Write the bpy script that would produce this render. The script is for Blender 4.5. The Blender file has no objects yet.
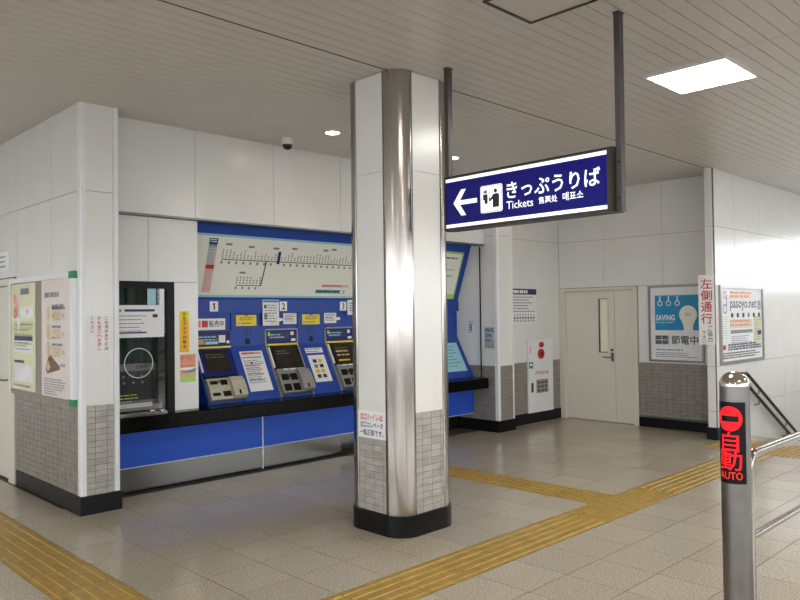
import bpy, bmesh, math, random
from mathutils import Vector, Matrix
random.seed(7)
SC = bpy.context.scene
COL = SC.collection
PI = math.pi

# ---------------------------------------------------------------- camera
CAM_H, F_PX, YAW, PITCH, ROLL = 1.643, 735.94, 0.792928, 0.0189406, -0.0125209
_f = Vector((math.cos(YAW)*math.cos(PITCH), math.sin(YAW)*math.cos(PITCH), math.sin(PITCH)))
_r = Vector((math.sin(YAW), -math.cos(YAW), 0))
_u = _r.cross(_f)
_c, _s = math.cos(ROLL), math.sin(ROLL)
RIGHT, UP = _c*_r + _s*_u, -_s*_r + _c*_u
cd = bpy.data.cameras.new('camera'); cd.sensor_width = 36; cd.sensor_fit = 'HORIZONTAL'
cd.lens = F_PX/800*36; cd.clip_start = 0.05; cd.clip_end = 300
cam = bpy.data.objects.new('camera', cd); COL.objects.link(cam)
cam.matrix_world = Matrix(((RIGHT.x, UP.x, -_f.x, 0), (RIGHT.y, UP.y, -_f.y, 0), (RIGHT.z, UP.z, -_f.z, CAM_H), (0, 0, 0, 1)))
SC.camera = cam

# ---------------------------------------------------------------- world, exposure
w = bpy.data.worlds.new('sky'); SC.world = w; w.use_nodes = True
bg = w.node_tree.nodes['Background']
bg.inputs[0].default_value = (0.90, 0.96, 1.0, 1)
bg.inputs[1].default_value = 5.2
SC.view_settings.view_transform = 'Standard'; SC.view_settings.look = 'None'
SC.view_settings.gamma = 1; SC.view_settings.use_curve_mapping = False
SC.view_settings.exposure = 0.10
LAMP = 25.0

# ---------------------------------------------------------------- materials
def lin(c):
    return tuple((v/255/12.92 if v/255 <= 0.04045 else ((v/255+0.055)/1.055)**2.4) for v in c)
def mat(name, rgb, rough=0.5, metal=0.0, var=0.0, scale=8.0, bump=0.0, emit=0.0, stretch=None, rvar=0.0, spec=0.5, rgb2=None, detail=4.0, objvar=0.0):
    m = bpy.data.materials.new(name); m.use_nodes = True
    nt = m.node_tree; p = nt.nodes['Principled BSDF']
    c = lin(rgb)
    p.inputs['Base Color'].default_value = (*c, 1)
    p.inputs['Roughness'].default_value = rough
    p.inputs['Metallic'].default_value = metal
    p.inputs['Specular IOR Level'].default_value = spec
    if emit:
        p.inputs['Emission Color'].default_value = (*c, 1); p.inputs['Emission Strength'].default_value = emit
    if var or bump or rvar:
        geo = nt.nodes.new('ShaderNodeNewGeometry')
        mp = nt.nodes.new('ShaderNodeMapping'); nt.links.new(geo.outputs['Position'], mp.inputs['Vector'])
        if stretch: mp.inputs['Scale'].default_value = stretch
        n = nt.nodes.new('ShaderNodeTexNoise'); n.inputs['Scale'].default_value = scale; n.inputs['Detail'].default_value = detail
        nt.links.new(mp.outputs[0], n.inputs['Vector'])
        if var:
            ramp = nt.nodes.new('ShaderNodeValToRGB')
            lo = lin(rgb2) if rgb2 else tuple(v*(1-var) for v in c)
            hi = c if rgb2 else tuple(min(1, v*(1+var)) for v in c)
            ramp.color_ramp.elements[0].position = 0.3; ramp.color_ramp.elements[1].position = 0.7
            ramp.color_ramp.elements[0].color = (*lo, 1); ramp.color_ramp.elements[1].color = (*hi, 1)
            nt.links.new(n.outputs['Fac'], ramp.inputs['Fac'])
            out = ramp.outputs['Color']
            if objvar:
                oi = nt.nodes.new('ShaderNodeObjectInfo')
                hs = nt.nodes.new('ShaderNodeHueSaturation')
                mr = nt.nodes.new('ShaderNodeMapRange'); mr.inputs['To Min'].default_value = 1-objvar; mr.inputs['To Max'].default_value = 1+objvar
                nt.links.new(oi.outputs['Random'], mr.inputs['Value']); nt.links.new(mr.outputs[0], hs.inputs['Value'])
                nt.links.new(out, hs.inputs['Color']); out = hs.outputs['Color']
            nt.links.new(out, p.inputs['Base Color'])
        if rvar:
            mr2 = nt.nodes.new('ShaderNodeMapRange'); mr2.inputs['To Min'].default_value = rough-rvar; mr2.inputs['To Max'].default_value = rough+rvar
            nt.links.new(n.outputs['Fac'], mr2.inputs['Value']); nt.links.new(mr2.outputs[0], p.inputs['Roughness'])
        if bump:
            b = nt.nodes.new('ShaderNodeBump'); b.inputs['Strength'].default_value = bump; b.inputs['Distance'].default_value = 0.002
            nt.links.new(n.outputs['Fac'], b.inputs['Height']); nt.links.new(b.outputs[0], p.inputs['Normal'])
    return m

M = {}
M['panel'] = mat('white_enamel_panel', (230, 229, 227), 0.22, var=0.02, scale=3, rvar=0.03)
M['joint'] = mat('panel_joint', (92, 90, 86), 0.6)
M['alu'] = mat('aluminium_trim', (234, 234, 238), 0.32, var=0.02, scale=6)
M['tile'] = mat('grey_wall_tile', (172, 168, 162), 0.35, var=0.16, scale=9, stretch=(1, 1, 2.2), objvar=0.10)
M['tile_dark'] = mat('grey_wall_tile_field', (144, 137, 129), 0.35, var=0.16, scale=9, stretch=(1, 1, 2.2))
M['grout'] = mat('tile_grout', (92, 87, 82), 0.8)
M['base'] = mat('black_baseboard', (16, 16, 18), 0.3, var=0.15, scale=5, spec=.22)
M['slat'] = mat('ceiling_slat_enamel', (212, 209, 205), 0.30, var=0.03, scale=2.5)
M['slat_gap'] = mat('ceiling_gap', (45, 43, 40), 0.8)
M['floor'] = mat('stone_floor_tile', (206, 196, 178), 0.17, var=0.16, scale=90, rvar=0.05, objvar=0.06, rgb2=(150, 140, 124), detail=3)
M['floor_far'] = mat('stone_floor_tile_far', (206, 196, 178), 0.17, var=0.16, scale=90, rvar=0.05, rgb2=(150, 140, 124), detail=3)
M['floor_grout'] = mat('floor_joint', (70, 63, 54), 0.7)
M['tactile'] = mat('ochre_tactile_tile', (186, 152, 66), 0.36, var=0.14, scale=14, rvar=0.06, objvar=0.06, rgb2=(158, 126, 50))
M['steel'] = mat('brushed_stainless', (166, 159, 153), 0.19, 1.0, var=0.05, scale=40, stretch=(1, 1, 0.02), rvar=0.03)
M['steel_kick'] = mat('brushed_stainless_kick', (122, 120, 116), 0.24, 1.0, var=0.02, scale=2)
M['steel_dull'] = mat('dull_stainless_tube', (130, 126, 124), 0.32, 1.0, var=0.08, scale=12, rvar=0.08)
M['chrome'] = mat('polished_steel', (205, 200, 192), 0.12, 1.0)
M['blue'] = mat('blue_enamel', (38, 72, 160), 0.4, var=0.04, scale=3, spec=.3)
M['blue_front'] = mat('blue_enamel_brightened', (40, 84, 192), 0.4, var=0.04, scale=3, spec=.3)  # same enamel as the surround, brightened to offset shade below the counter
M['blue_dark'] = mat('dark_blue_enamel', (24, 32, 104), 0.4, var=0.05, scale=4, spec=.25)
M['navy'] = mat('navy_print', (26, 32, 92), 0.4)
M['granite'] = mat('black_worktop', (9, 9, 10), 0.2, var=0.3, scale=60, spec=.10)
M['black'] = mat('black_plastic', (13, 13, 15), 0.35, spec=.2)
M['screen'] = mat('dark_screen', (44, 40, 36), 0.12, var=0.25, scale=9)
M['beige'] = mat('beige_machine_plastic', (186, 182, 158), 0.45, var=0.04, scale=9)
M['grey'] = mat('grey_machine_plastic', (148, 147, 143), 0.42, var=0.05, scale=9)
M['paper'] = mat('white_paper', (232, 232, 234), 0.55, var=0.015, scale=6)
M['white'] = mat('white_print', (240, 240, 240), 0.45)
M['ink'] = mat('black_print', (34, 34, 40), 0.5)
M['greyink'] = mat('grey_print', (128, 130, 140), 0.5)
M['red'] = mat('red_print', (200, 44, 44), 0.45)
M['pink'] = mat('pink_print', (226, 150, 150), 0.5)
M['yellow'] = mat('yellow_print', (236, 214, 48), 0.5)
M['amber'] = mat('amber_print', (240, 186, 40), 0.5)
M['orange'] = mat('orange_print', (220, 146, 84), 0.5, var=0.2, scale=30)
M['cyan'] = mat('light_cyan_print', (158, 206, 222), 0.45)
M['skyblue'] = mat('poster_blue', (34, 140, 192), 0.4, var=0.10, scale=4)
M['green'] = mat('green_plastic', (40, 140, 96), 0.45)
M['limegreen'] = mat('lime_print', (178, 214, 96), 0.45)
M['lightgrey'] = mat('light_grey_print', (196, 196, 190), 0.5)
M['palepink'] = mat('pale_pink_print', (224, 186, 182), 0.5)
M['khaki'] = mat('khaki_print', (196, 198, 136), 0.5)
M['frame'] = mat('poster_frame_metal', (158, 156, 156), 0.34, 0.7)
M['grout_light'] = mat('tile_grout_field', (104, 98, 92), 0.8)
M['teal'] = mat('teal_print', (92, 160, 160), 0.45)
M['mapface'] = mat('map_board', (236, 236, 226), 0.35, var=0.01, scale=3)
M['pastel'] = mat('pale_yellow_poster', (228, 230, 192), 0.25, var=0.06, scale=5)
M['blush'] = mat('pale_pink_poster', (230, 220, 216), 0.25, var=0.02, scale=5)
M['gold'] = mat('gold_print', (206, 180, 132), 0.45, var=0.15, scale=40)
M['brown'] = mat('brown_print', (120, 100, 78), 0.5, var=0.3, scale=30)
M['board'] = mat('taupe_board', (150, 140, 128), 0.5, var=0.03, scale=6)
M['cream'] = mat('cream_door_paint', (222, 217, 204), 0.38, var=0.02, scale=3)
M['signframe'] = mat('dark_bronze_metal', (62, 58, 54), 0.4, 0.6, var=0.08, scale=6)
M['rod'] = mat('dark_grey_rod', (72, 68, 68), 0.42, 0.4, var=0.08, scale=9)
M['signblue'] = mat('backlit_sign_blue', (12, 10, 98), 0.35, emit=0.35, spec=.2)
M['signwhite'] = mat('backlit_sign_white', (246, 248, 250), 0.3, emit=0.6)
M['lamp'] = mat('lamp_diffuser', (255, 248, 238), 0.5, emit=LAMP)
M['down'] = mat('downlight_lens', (255, 240, 205), 0.5, emit=LAMP*1.6)
M['led'] = mat('led_red', (240, 24, 34), 0.5, emit=1.0, spec=.2)
M['ledorange'] = mat('led_orange', (240, 50, 34), 0.5, emit=0.9, spec=.2)
M['curtain'] = mat('dark_green_curtain', (44, 82, 70), 0.8, var=0.12, scale=10)
M['booth'] = mat('booth_dark', (52, 54, 54), 0.7)
M['frosted'] = mat('frosted_pane', (222, 218, 196), 0.25, emit=0.12)  # faint glow put in for the bright room behind the door slit
M['concrete'] = mat('concrete', (168, 164, 156), 0.8, var=0.06, scale=2)
M['ground'] = mat('ground_asphalt', (120, 118, 114), 0.9, var=0.08, scale=0.3)
M['dome'] = mat('smoked_dome', (22, 22, 24), 0.08)
g = bpy.data.materials.new('clear_glass'); g.use_nodes = True
nt = g.node_tree; nt.nodes.remove(nt.nodes['Principled BSDF'])
tr = nt.nodes.new('ShaderNodeBsdfTransparent'); gl = nt.nodes.new('ShaderNodeBsdfGlossy'); gl.inputs['Roughness'].default_value = 0.02
fr = nt.nodes.new('ShaderNodeFresnel'); fr.inputs['IOR'].default_value = 1.5; mx = nt.nodes.new('ShaderNodeMixShader')
nt.links.new(fr.outputs[0], mx.inputs[0]); nt.links.new(tr.outputs[0], mx.inputs[1]); nt.links.new(gl.outputs[0], mx.inputs[2])
nt.links.new(mx.outputs[0], nt.nodes['Material Output'].inputs['Surface'])
M['glass'] = g

# ---------------------------------------------------------------- mesh helpers
_text_cache = {}
def text_geo(body, size, bold=0.0):
    key = (body, size, bold)
    if key in _text_cache: return _text_cache[key]
    cu = bpy.data.curves.new('t', 'FONT'); cu.body = body; cu.size = size; cu.offset = bold*size
    cu.align_x = 'CENTER'; cu.resolution_u = 2; cu.fill_mode = 'FRONT'
    o = bpy.data.objects.new('t', cu); COL.objects.link(o)
    me = o.to_mesh()
    vs = [tuple(v.co[:2]) for v in me.vertices]; fs = [tuple(p.vertices) for p in me.polygons]
    o.to_mesh_clear(); bpy.data.objects.remove(o); bpy.data.curves.remove(cu)
    if vs:
        ys = [v[1] for v in vs]; xs = [v[0] for v in vs]
        cy = (max(ys)+min(ys))/2; cx = (max(xs)+min(xs))/2
        vs = [(x-cx, y-cy) for x, y in vs]
        _text_cache[key] = (vs, fs, max(xs)-min(xs), max(ys)-min(ys))
    else: _text_cache[key] = ([], [], 0, 0)
    return _text_cache[key]

class MB:
    """collects geometry for ONE mesh object"""
    def __init__(s, xf=None): s.v = []; s.f = []; s.m = []; s.mats = []; s.sm = []; s.xf = xf
    def mi(s, m):
        m = M[m] if isinstance(m, str) else m
        if m not in s.mats: s.mats.append(m)
        return s.mats.index(m)
    def add(s, vs, fs, m, smooth=False):
        n = len(s.v); k = s.mi(m)
        s.v += [s.xf(*v) for v in vs] if s.xf else [tuple(v) for v in vs]
        for f in fs: s.f.append(tuple(i+n for i in f)); s.m.append(k); s.sm.append(smooth)
        return s
    def box(s, x0, x1, y0, y1, z0, z1, m, ch=0):
        if ch:
            prof = [(x0+ch, z0), (x1-ch, z0), (x1, z0+ch), (x1, z1-ch), (x1-ch, z1), (x0+ch, z1), (x0, z1-ch), (x0, z0+ch)]
            return s.prism(prof, y0, y1, m)
        vs = [(x, y, z) for x in (x0, x1) for y in (y0, y1) for z in (z0, z1)]
        return s.add(vs, [(0, 1, 3, 2), (4, 6, 7, 5), (0, 4, 5, 1), (2, 3, 7, 6), (0, 2, 6, 4), (1, 5, 7, 3)], m)
    def prism(s, prof, y0, y1, m):
        """profile in (x,z), extruded along y (profile counter-clockwise seen from -y)"""
        n = len(prof)
        vs = [(x, y0, z) for x, z in prof] + [(x, y1, z) for x, z in prof]
        fs = [tuple(range(n)), tuple(range(2*n-1, n-1, -1))] + [((i+1) % n, i, i+n, (i+1) % n+n) for i in range(n)]
        return s.add(vs, fs, m)
    def prism_x(s, prof, x0, x1, m):
        """profile in (y,z), extruded along x"""
        n = len(prof)
        vs = [(x0, y, z) for y, z in prof] + [(x1, y, z) for y, z in prof]
        fs = [tuple(range(n-1, -1, -1)), tuple(range(n, 2*n))] + [(i, (i+1) % n, (i+1) % n+n, i+n) for i in range(n)]
        return s.add(vs, fs, m)
    def prism_z(s, prof, z0, z1, m, smooth=False):
        n = len(prof)
        if sum(prof[i][0]*prof[(i+1) % n][1]-prof[(i+1) % n][0]*prof[i][1] for i in range(n)) < 0: prof = prof[::-1]
        vs = [(x, y, z0) for x, y in prof] + [(x, y, z1) for x, y in prof]
        s.add(vs, [(i, (i+1) % n, (i+1) % n+n, i+n) for i in range(n)], m, smooth)
        return s.add(vs, [tuple(range(n-1, -1, -1)), tuple(range(n, 2*n))], m)
    def tube(s, pts, r, m, n=14, caps=True):
        P = [Vector(p) for p in pts]; rings = []; up = None
        for i, p in enumerate(P):
            t = (P[min(i+1, len(P)-1)]-P[max(i-1, 0)]).normalized()
            if up is None: up = Vector((0, 0, 1)) if abs(t.z) < 0.9 else Vector((1, 0, 0))
            a = t.cross(up).normalized(); b = a.cross(t).normalized(); up = b
            rr = r[i] if isinstance(r, (list, tuple)) else r
            rings.append([p+a*math.cos(2*PI*k/n)*rr+b*math.sin(2*PI*k/n)*rr for k in range(n)])
        vs = [tuple(v) for rg in rings for v in rg]
        fs = [(i*n+k, i*n+(k+1) % n, (i+1)*n+(k+1) % n, (i+1)*n+k) for i in range(len(P)-1) for k in range(n)]
        s.add(vs, fs, m, True)
        if caps: s.add(vs, [tuple(range(n-1, -1, -1)), tuple((len(P)-1)*n+k for k in range(n))], m)
        return s
    def lathe(s, prof, m, n=32, c=(0, 0), caps=True):
        """profile (r,z) revolved about z"""
        vs = [(c[0]+r*math.cos(2*PI*k/n), c[1]+r*math.sin(2*PI*k/n), z) for r, z in prof for k in range(n)]
        fs = [(i*n+k, i*n+(k+1) % n, (i+1)*n+(k+1) % n, (i+1)*n+k) for i in range(len(prof)-1) for k in range(n)]
        s.add(vs, fs, m, True)
        return s.add(vs, [tuple(range(n-1, -1, -1)), tuple((len(prof)-1)*n+k for k in range(n))], m) if caps else s
    # --- flat print in the plane facing -y, lifted by l
    def rect(s, x0, x1, z0, z1, m, l=0.001):
        return s.add([(x0, -l, z0), (x1, -l, z0), (x1, -l, z1), (x0, -l, z1)], [(0, 1, 2, 3)], m)
    def poly(s, pts, m, l=0.001):
        return s.add([(x, -l, z) for x, z in pts], [tuple(range(len(pts)))], m)
    def disc(s, cx, cz, r, m, l=0.001, n=24, rz=None):
        return s.poly([(cx+r*math.cos(2*PI*k/n), cz+(rz or r)*math.sin(2*PI*k/n)) for k in range(n)], m, l)
    def ring(s, cx, cz, r0, r1, m, l=0.001, n=24):
        vs = [(cx+r*math.cos(2*PI*k/n), -l, cz+r*math.sin(2*PI*k/n)) for r in (r0, r1) for k in range(n)]
        return s.add(vs, [(k, k+n, (k+1) % n+n, (k+1) % n) if False else (k, (k+1) % n, (k+1) % n+n, k+n)[::-1] for k in range(n)], m)
    def text(s, body, cx, cz, size, m, l=0.0012, bold=0.0, w=None, h=None):
        vs, fs, tw, th = text_geo(body, 1.0, bold)
        if not vs: return s
        kx = ky = size
        if w: kx = w/tw
        if h: ky = h/th
        if w and not h: ky = kx
        if h and not w: kx = ky
        return s.add([(cx+x*kx, -l, cz+y*ky) for x, y in vs], fs, m)
    def vtext(s, body, cx, z_top, size, m, l=0.0012, bold=0.0, pitch=1.05):
        for i, ch in enumerate(body):
            s.text(ch, cx, z_top-size*(0.5+i*pitch), size, m, l, bold, **({'h': size*0.9} if ch not in 'ーっい、。' else {}))
        return s
    def lines(s, x0, x1, z_top, dz, n, h, m, seed=0, l=0.001, dash=None, ragged=0.35):
        rn = random.Random(seed)
        for i in range(n):
            z = z_top-i*dz; x = x0; xe = x1-(x1-x0)*ragged*rn.random()
            d = dash or h*1.6
            while x < xe-d*0.3:
                ww = min(d*rn.uniform(0.8, 3.4), xe-x)
                s.rect(x, x+ww, z-h, z, m, l); x += ww+d*rn.uniform(0.25, 0.6)
        return s
    def mesh(s, name):
        me = bpy.data.meshes.new(name); me.from_pydata(s.v, [], s.f)
        for m in s.mats: me.materials.append(m)
        me.polygons.foreach_set('material_index', s.m); me.polygons.foreach_set('use_smooth', s.sm)
        me.update(); return me
    def build(s, name, parent=None, loc=None, rz=None):
        o = bpy.data.objects.new(name, s.mesh(name)); COL.objects.link(o)
        if parent: o.parent = parent
        if loc: o.location = loc
        if rz is not None: o.rotation_euler = (0, 0, rz)
        return o

def tag(o, label=None, cat=None, group=None, kind=None):
    if label: o['label'] = label
    if cat: o['category'] = cat
    if group: o['group'] = group
    if kind: o['kind'] = kind
    return o
def empty(name, loc, rz=0.0):
    o = bpy.data.objects.new(name, None); COL.objects.link(o)
    o.location = loc; o.rotation_euler = (0, 0, rz); o.empty_display_size = 0.1
    return o
def inst(name, me, parent, loc, rz=0.0, scale=None):
    o = bpy.data.objects.new(name, me); COL.objects.link(o); o.parent = parent; o.location = loc
    if rz: o.rotation_euler = (0, 0, rz)
    if scale: o.scale = scale
    return o
def struct(o): o['kind'] = 'structure'; return o
WEST = -PI/2     # rotation of a local frame (x right, z up, -y out) so that it faces -X
CEIL = 3.46

# ================================================================ SETTING
# ---------------------------------------------------------------- floor
TX, TY, TP = 1.58, 2.985, 0.4
STRIP_ROW = 0                      # row j = 0 is the main tactile strip
def solid(x, y):                   # footprints where no floor shows
    return (x > 2.45 and y > 6.75) or (x > 9.85 and y > 3.9) or (x > 9.8) or (8.4 < x and y > 6.5) or (8.05 < x and y > 6.5)
tact = {}
for i in range(-20, 18): tact[(i, 0)] = 'bar_x'
for i in (9, 10, 11): tact[(i, 0)] = 'dot'
for j in range(1, 9): tact[(10, j)] = 'bar_y'
tact[(10, 1)] = 'dot'
for j in range(1, 16): tact[(0, j)] = 'bar_y'
tact[(0, 0)] = tact[(-1, 0)] = tact[(1, 0)] = 'dot'; tact[(0, 1)] = 'dot'
for i in (18, 19):
    for j in range(-4, 2): tact[(i, j)] = 'dot'
floor = struct(MB().box(-9, 9.8, -9, 11, -0.12, -0.003, 'floor_grout').build('floor'))
tile_me = MB().box(-.1972, .1972, -.1972, .1972, -0.003, 0, 'floor').mesh('floor_tile')
def project(p):
    d = Vector(p)-Vector((0, 0, CAM_H)); z = d.dot(_f)
    return (400+F_PX*d.dot(RIGHT)/z, 300-F_PX*d.dot(UP)/z, z) if z > 0.1 else (-9999, 0, z)
near, rest = [], MB()
cells = []
for i in range(-26, 21):
    for j in range(-30, 21):
        cx, cy = TX+(i+.5)*TP, TY+(j+.5)*TP
        if (i, j) in tact or cx > 9.8 or solid(cx, cy): continue
        u, v, z = project((cx, cy, 0))
        cells.append((0 if (-60 < u < 860 and v < 680 and z > 0) else 1, cx*cx+cy*cy, cx, cy))
cells.sort()
for k, (out, d2, cx, cy) in enumerate(cells):
    if k < 300 and not out: inst('floor_tile', tile_me, floor, (cx, cy, 0))
    else: rest.box(cx-.1972, cx+.1972, cy-.1972, cy+.1972, -0.003, 0, 'floor_far')
tag(rest.build('floor_tile_field', floor), kind='stuff')

# tactile paving: one thing per run, each tile a part
def bar_tile(along):
    b = MB().box(-.1975, .1975, -.1975, .1975, -0.003, 0.001, 'tactile')
    for k in range(5):
        c = -.156+k*.078
        pr = [(c-.017, .001), (c+.017, .001), (c+.011, .0065), (c-.011, .0065)]
        if along == 'y': b.prism(pr, -.194, .194, 'tactile')
        else: b.prism_x(pr, -.194, .194, 'tactile')
    return b.mesh('tactile_tile')
def dot_tile():
    b = MB().box(-.1975, .1975, -.1975, .1975, -0.003, 0.001, 'tactile')
    for a in range(7):
        for c in range(7):
            x, y = -.168+a*.056, -.168+c*.056; n = 8
            vs = [(x+r*math.cos(2*PI*k/n), y+r*math.sin(2*PI*k/n), z) for r, z in ((.0165, .001), (.009, .0065)) for k in range(n)]
            b.add(vs, [(k, (k+1) % n, (k+1) % n+n, k+n) for k in range(n)]+[tuple(range(n, 2*n))], 'tactile')
    return b.mesh('tactile_tile')
tmesh = {'bar_x': bar_tile('x'), 'bar_y': bar_tile('y'), 'dot': dot_tile()}
runs = {
    'main': (empty('tactile_paving', (1.58, 3.185, 0)), 'long ochre tactile strip passing in front of the square pillar'),
    'back': (empty('tactile_paving', (5.78, 3.4, 0)), 'ochre tactile strip branching off behind the pillar towards the ticket counter'),
    'left': (empty('tactile_paving', (1.78, 3.4, 0)), 'ochre tactile strip in the lower left corner beside the poster wall'),
    'stair': (empty('tactile_paving', (9.18, 2.6, 0)), 'ochre dotted tactile band at the head of the stairs behind the post'),
}
for k, (o, lb) in runs.items(): tag(o, lb, 'tactile paving', 'tactile paving runs')
for (i, j), kind in tact.items():
    cx, cy = TX+(i+.5)*TP, TY+(j+.5)*TP
    if i >= 18: r = 'stair'
    elif j == 0: r = 'main'
    elif i == 10: r = 'back'
    else: r = 'left'
    if cx < -1 or (r == 'left' and cy > 9.2) or (r == 'back' and cy > 6.5): 
        rr = runs[r][0]
        if cx < -1: continue
        continue
    ro = runs[r][0]
    inst('tactile_tile', tmesh[kind], ro, (cx-ro.location.x, cy-ro.location.y, 0))

# ---------------------------------------------------------------- ceiling
ceiling = struct(MB().box(-9, 16, -9, 11, 3.474, 3.6, 'slat_gap').build('ceiling'))
SP = 0.1093
segs = [(-3.0, 5.2425), (5.2475, 8.8425), (8.8475, 13.0)]
slat_me = [MB().box(0, b-a, 0.0022, SP-0.0022, 0, 0.012, 'slat').mesh('ceiling_slat') for a, b in segs]
far = MB()
for k in range(-24, 24):
    y = 3.938+k*SP
    if k == 0: pass
    for q, (a, b) in enumerate(segs):
        if y > 6.5 and q > 0: continue
        if y > 3.83 and q == 2 and y > 6.6: continue
        inst('ceiling_slat', slat_me[q], ceiling, (a, y, CEIL+ (0.0 if k >= 0 else 0.0)))
    far.box(-9, -3.005, y+.0022, y+SP-.0022, CEIL, CEIL+.012, 'slat'); far.box(13.005, 16, y+.0022, y+SP-.0022, CEIL, CEIL+.012, 'slat')
for k in list(range(-118, -24))+list(range(24, 64)):
    y = 3.938+k*SP; far.box(-9, 16, y+.0022, y+SP-.0022, CEIL, CEIL+.012, 'slat')
tag(far.build('ceiling_slat_field', ceiling), kind='stuff')
MB().box(1.645, 9.36, 3.930, 3.940, CEIL-.002, CEIL+.013, 'slat_gap').build('expansion_joint', ceiling)

# ---------------------------------------------------------------- wall kit
def wall(name, loc, rz, length, rows, seams, backing='joint', z0=0.0, z1=CEIL, thick=0.12, gap=0.004):
    """a wall facing local -y: backing slab, each panel a part.  rows: z edges of the panel rows, seams: x edges"""
    b = struct(MB().box(0, length, 0.008, thick, z0, z1, backing).build(name, None, loc, rz))
    for za, zb in zip(rows, rows[1:]):
        for xa, xb in zip(seams, seams[1:]):
            MB().box(xa+gap/2, xb-gap/2, 0, 0.008, za+gap/2, zb-gap/2, 'panel').build('panel', b)
    return b
def tiles(parent, xs, z0, z1, single, ph=0.05, pw=0.1, off=0.0, gap=0.004):
    """stacked 100 x 50 mm tiles on local y = -0.001..; each tile a part, or one joined field"""
    n = int(round((z1-z0)/ph)); cuts = [xs[0]]; x = xs[0]+off if off else xs[0]+pw
    while x < xs[1]-0.012: cuts.append(x); x += pw
    cuts.append(xs[1]); rn = random.Random(3)
    MB().box(xs[0], xs[1], 0.001, 0.008, z0, z1, 'grout' if single else 'grout_light').build('grout_bed', parent)
    fld = MB(); cache = {}
    for r in range(n):
        for a, b in zip(cuts, cuts[1:]):
            za, zb = z0+r*ph+gap/2, z0+(r+1)*ph-gap/2; wd = round(b-a-gap, 4); pr = rn.choice((0, 0.0006, 0.0012))
            if single:
                if wd not in cache: cache[wd] = MB().box(0, wd, -0.003, 0.001, 0, zb-za, 'tile').mesh('tile')
                inst('tile', cache[wd], parent, (a+gap/2, -pr, za))
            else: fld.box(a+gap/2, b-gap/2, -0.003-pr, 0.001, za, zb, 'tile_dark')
    if not single: tag(fld.build('tile_field', parent), kind='stuff')
TILE0, TILE1, SEAM = 0.155, 0.905, 2.715

# left wall: plane X = 2.41, from Y 6.24 (corner) to 7.88, door beyond
wl = wall('wall_left', (2.41, 7.87, 0), WEST, 1.585, [TILE1, SEAM, CEIL], [0, .07, .97, 1.59], thick=.10)
tiles(wl, (0, 1.59), TILE0, TILE1, False)
wl2 = wall('wall_left_over_door', (2.41, 11.0, 0), WEST, 3.13, [2.06, SEAM, CEIL], [0, .43, 1.33, 2.23, 3.13], z0=2.06, thick=.10)
wl3 = wall('wall_left_far', (2.41, 11.0, 0), WEST, 2.0, [0.155, 2.06], [0, 1, 2.0], z1=2.06, thick=.10)
# corner face: plane Y = 6.24, X 2.41 .. 2.735
wc = wall('wall_corner', (2.45, 6.24, 0), 0, 0.285, [TILE1+.012, SEAM, CEIL], [0, .235], thick=.30)
tiles(wc, (0.0, .235), TILE0, TILE1, True, off=.076)
MB().box(0, .235, -.004, .008, TILE1, TILE1+.012, 'alu').build('ledge_trim', wc)
ct = MB().prism_z([(2.405, 6.30), (2.405, 6.245), (2.415, 6.235), (2.45, 6.235), (2.45, 6.30)], 0.155, CEIL-.002, 'alu').build('trim_1'); struct(ct)
ct = MB().prism_z([(2.686, 6.248), (2.695, 6.232), (2.727, 6.232), (2.737, 6.242), (2.737, 6.52), (2.686, 6.52)], 0.155, CEIL-.002, 'alu').build('trim_2'); struct(ct)
struct(MB().prism_z([(2.395, 7.84), (2.395, 6.224), (2.748, 6.224), (2.748, 6.60), (2.70, 6.60), (2.70, 6.30), (2.44, 6.30), (2.44, 7.84)], 0, 0.158, 'base').build('baseboard_left'))

# upper front wall (above rail), plane Y = 6.48
wu = wall('wall_front_upper', (2.737, 6.48, 0), 0, 6.0, [2.60, CEIL], [0, .867, 1.787, 2.705, 3.62, 4.54, 5.31], z0=2.60, thick=.15)
rail = MB()
rail.box(2.737, 8.047, 6.470, 6.63, 2.586, 2.600, 'steel_dull')
struct(rail.build('trim_3'))
# lower front wall with the office window, plane Y = 6.56
wf = wall('wall_front', (2.737, 6.56, 0), 0, 0.931, [1.976, 2.584], [0, .418, .931], z0=1.976, z1=2.584, thick=.08)
pier = MB().box(3.412, 3.668, 6.56, 6.64, 0.742, 1.974, 'panel').build('panel', wf); pier.matrix_parent_inverse = wf.matrix_world.inverted(); 
pier.parent = None; struct(pier); pier.name = 'wall_front_pier'
# recess: side cheeks, back, soffit
struct(MB().box(3.632, 3.650, 6.64, 7.10, 0.742, 2.584, 'blue').build('wall_recess_left'))
struct(MB().box(2.737, 8.2, 7.10, 7.2, 0, 3.0, 'booth').build('wall_recess_back'))
struct(MB().box(2.737, 8.05, 6.63, 7.10, 2.601, 2.615, 'panel').build('trim_4'))

# far column: faces X = 8.05 (west) and Y = 6.27
fw = wall('wall_far_column_side', (8.05, 7.12, 0), WEST, 0.81, [TILE1, SEAM, CEIL], [0, .56, .81], thick=.2)
tiles(fw, (.0, .81), TILE0, TILE1, False)
ff = wall('wall_far_column', (8.09, 6.27, 0), 0, 0.33, [TILE1, SEAM, CEIL], [0, .29], thick=.25)
tiles(ff, (0, .29), TILE0, TILE1, False)
struct(MB().prism_z([(8.043, 6.32), (8.043, 6.27), (8.05, 6.262), (8.09, 6.262), (8.09, 6.32)], .155, CEIL-.002, 'alu').build('trim_5'))
struct(MB().box(8.375, 8.405, 6.264, 6.47, .155, CEIL-.002, 'alu').build('trim_6'))
struct(MB().box(8.022, 8.040, 6.548, 6.556, .74, 2.57, 'black').build('trim_7'))
struct(MB().prism_z([(8.032, 7.1), (8.032, 6.254), (8.415, 6.254), (8.415, 6.434), (9.86, 6.434), (9.86, 6.5), (8.2, 6.5), (8.2, 7.1)], 0, .158, 'base').build('baseboard_front'))
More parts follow.
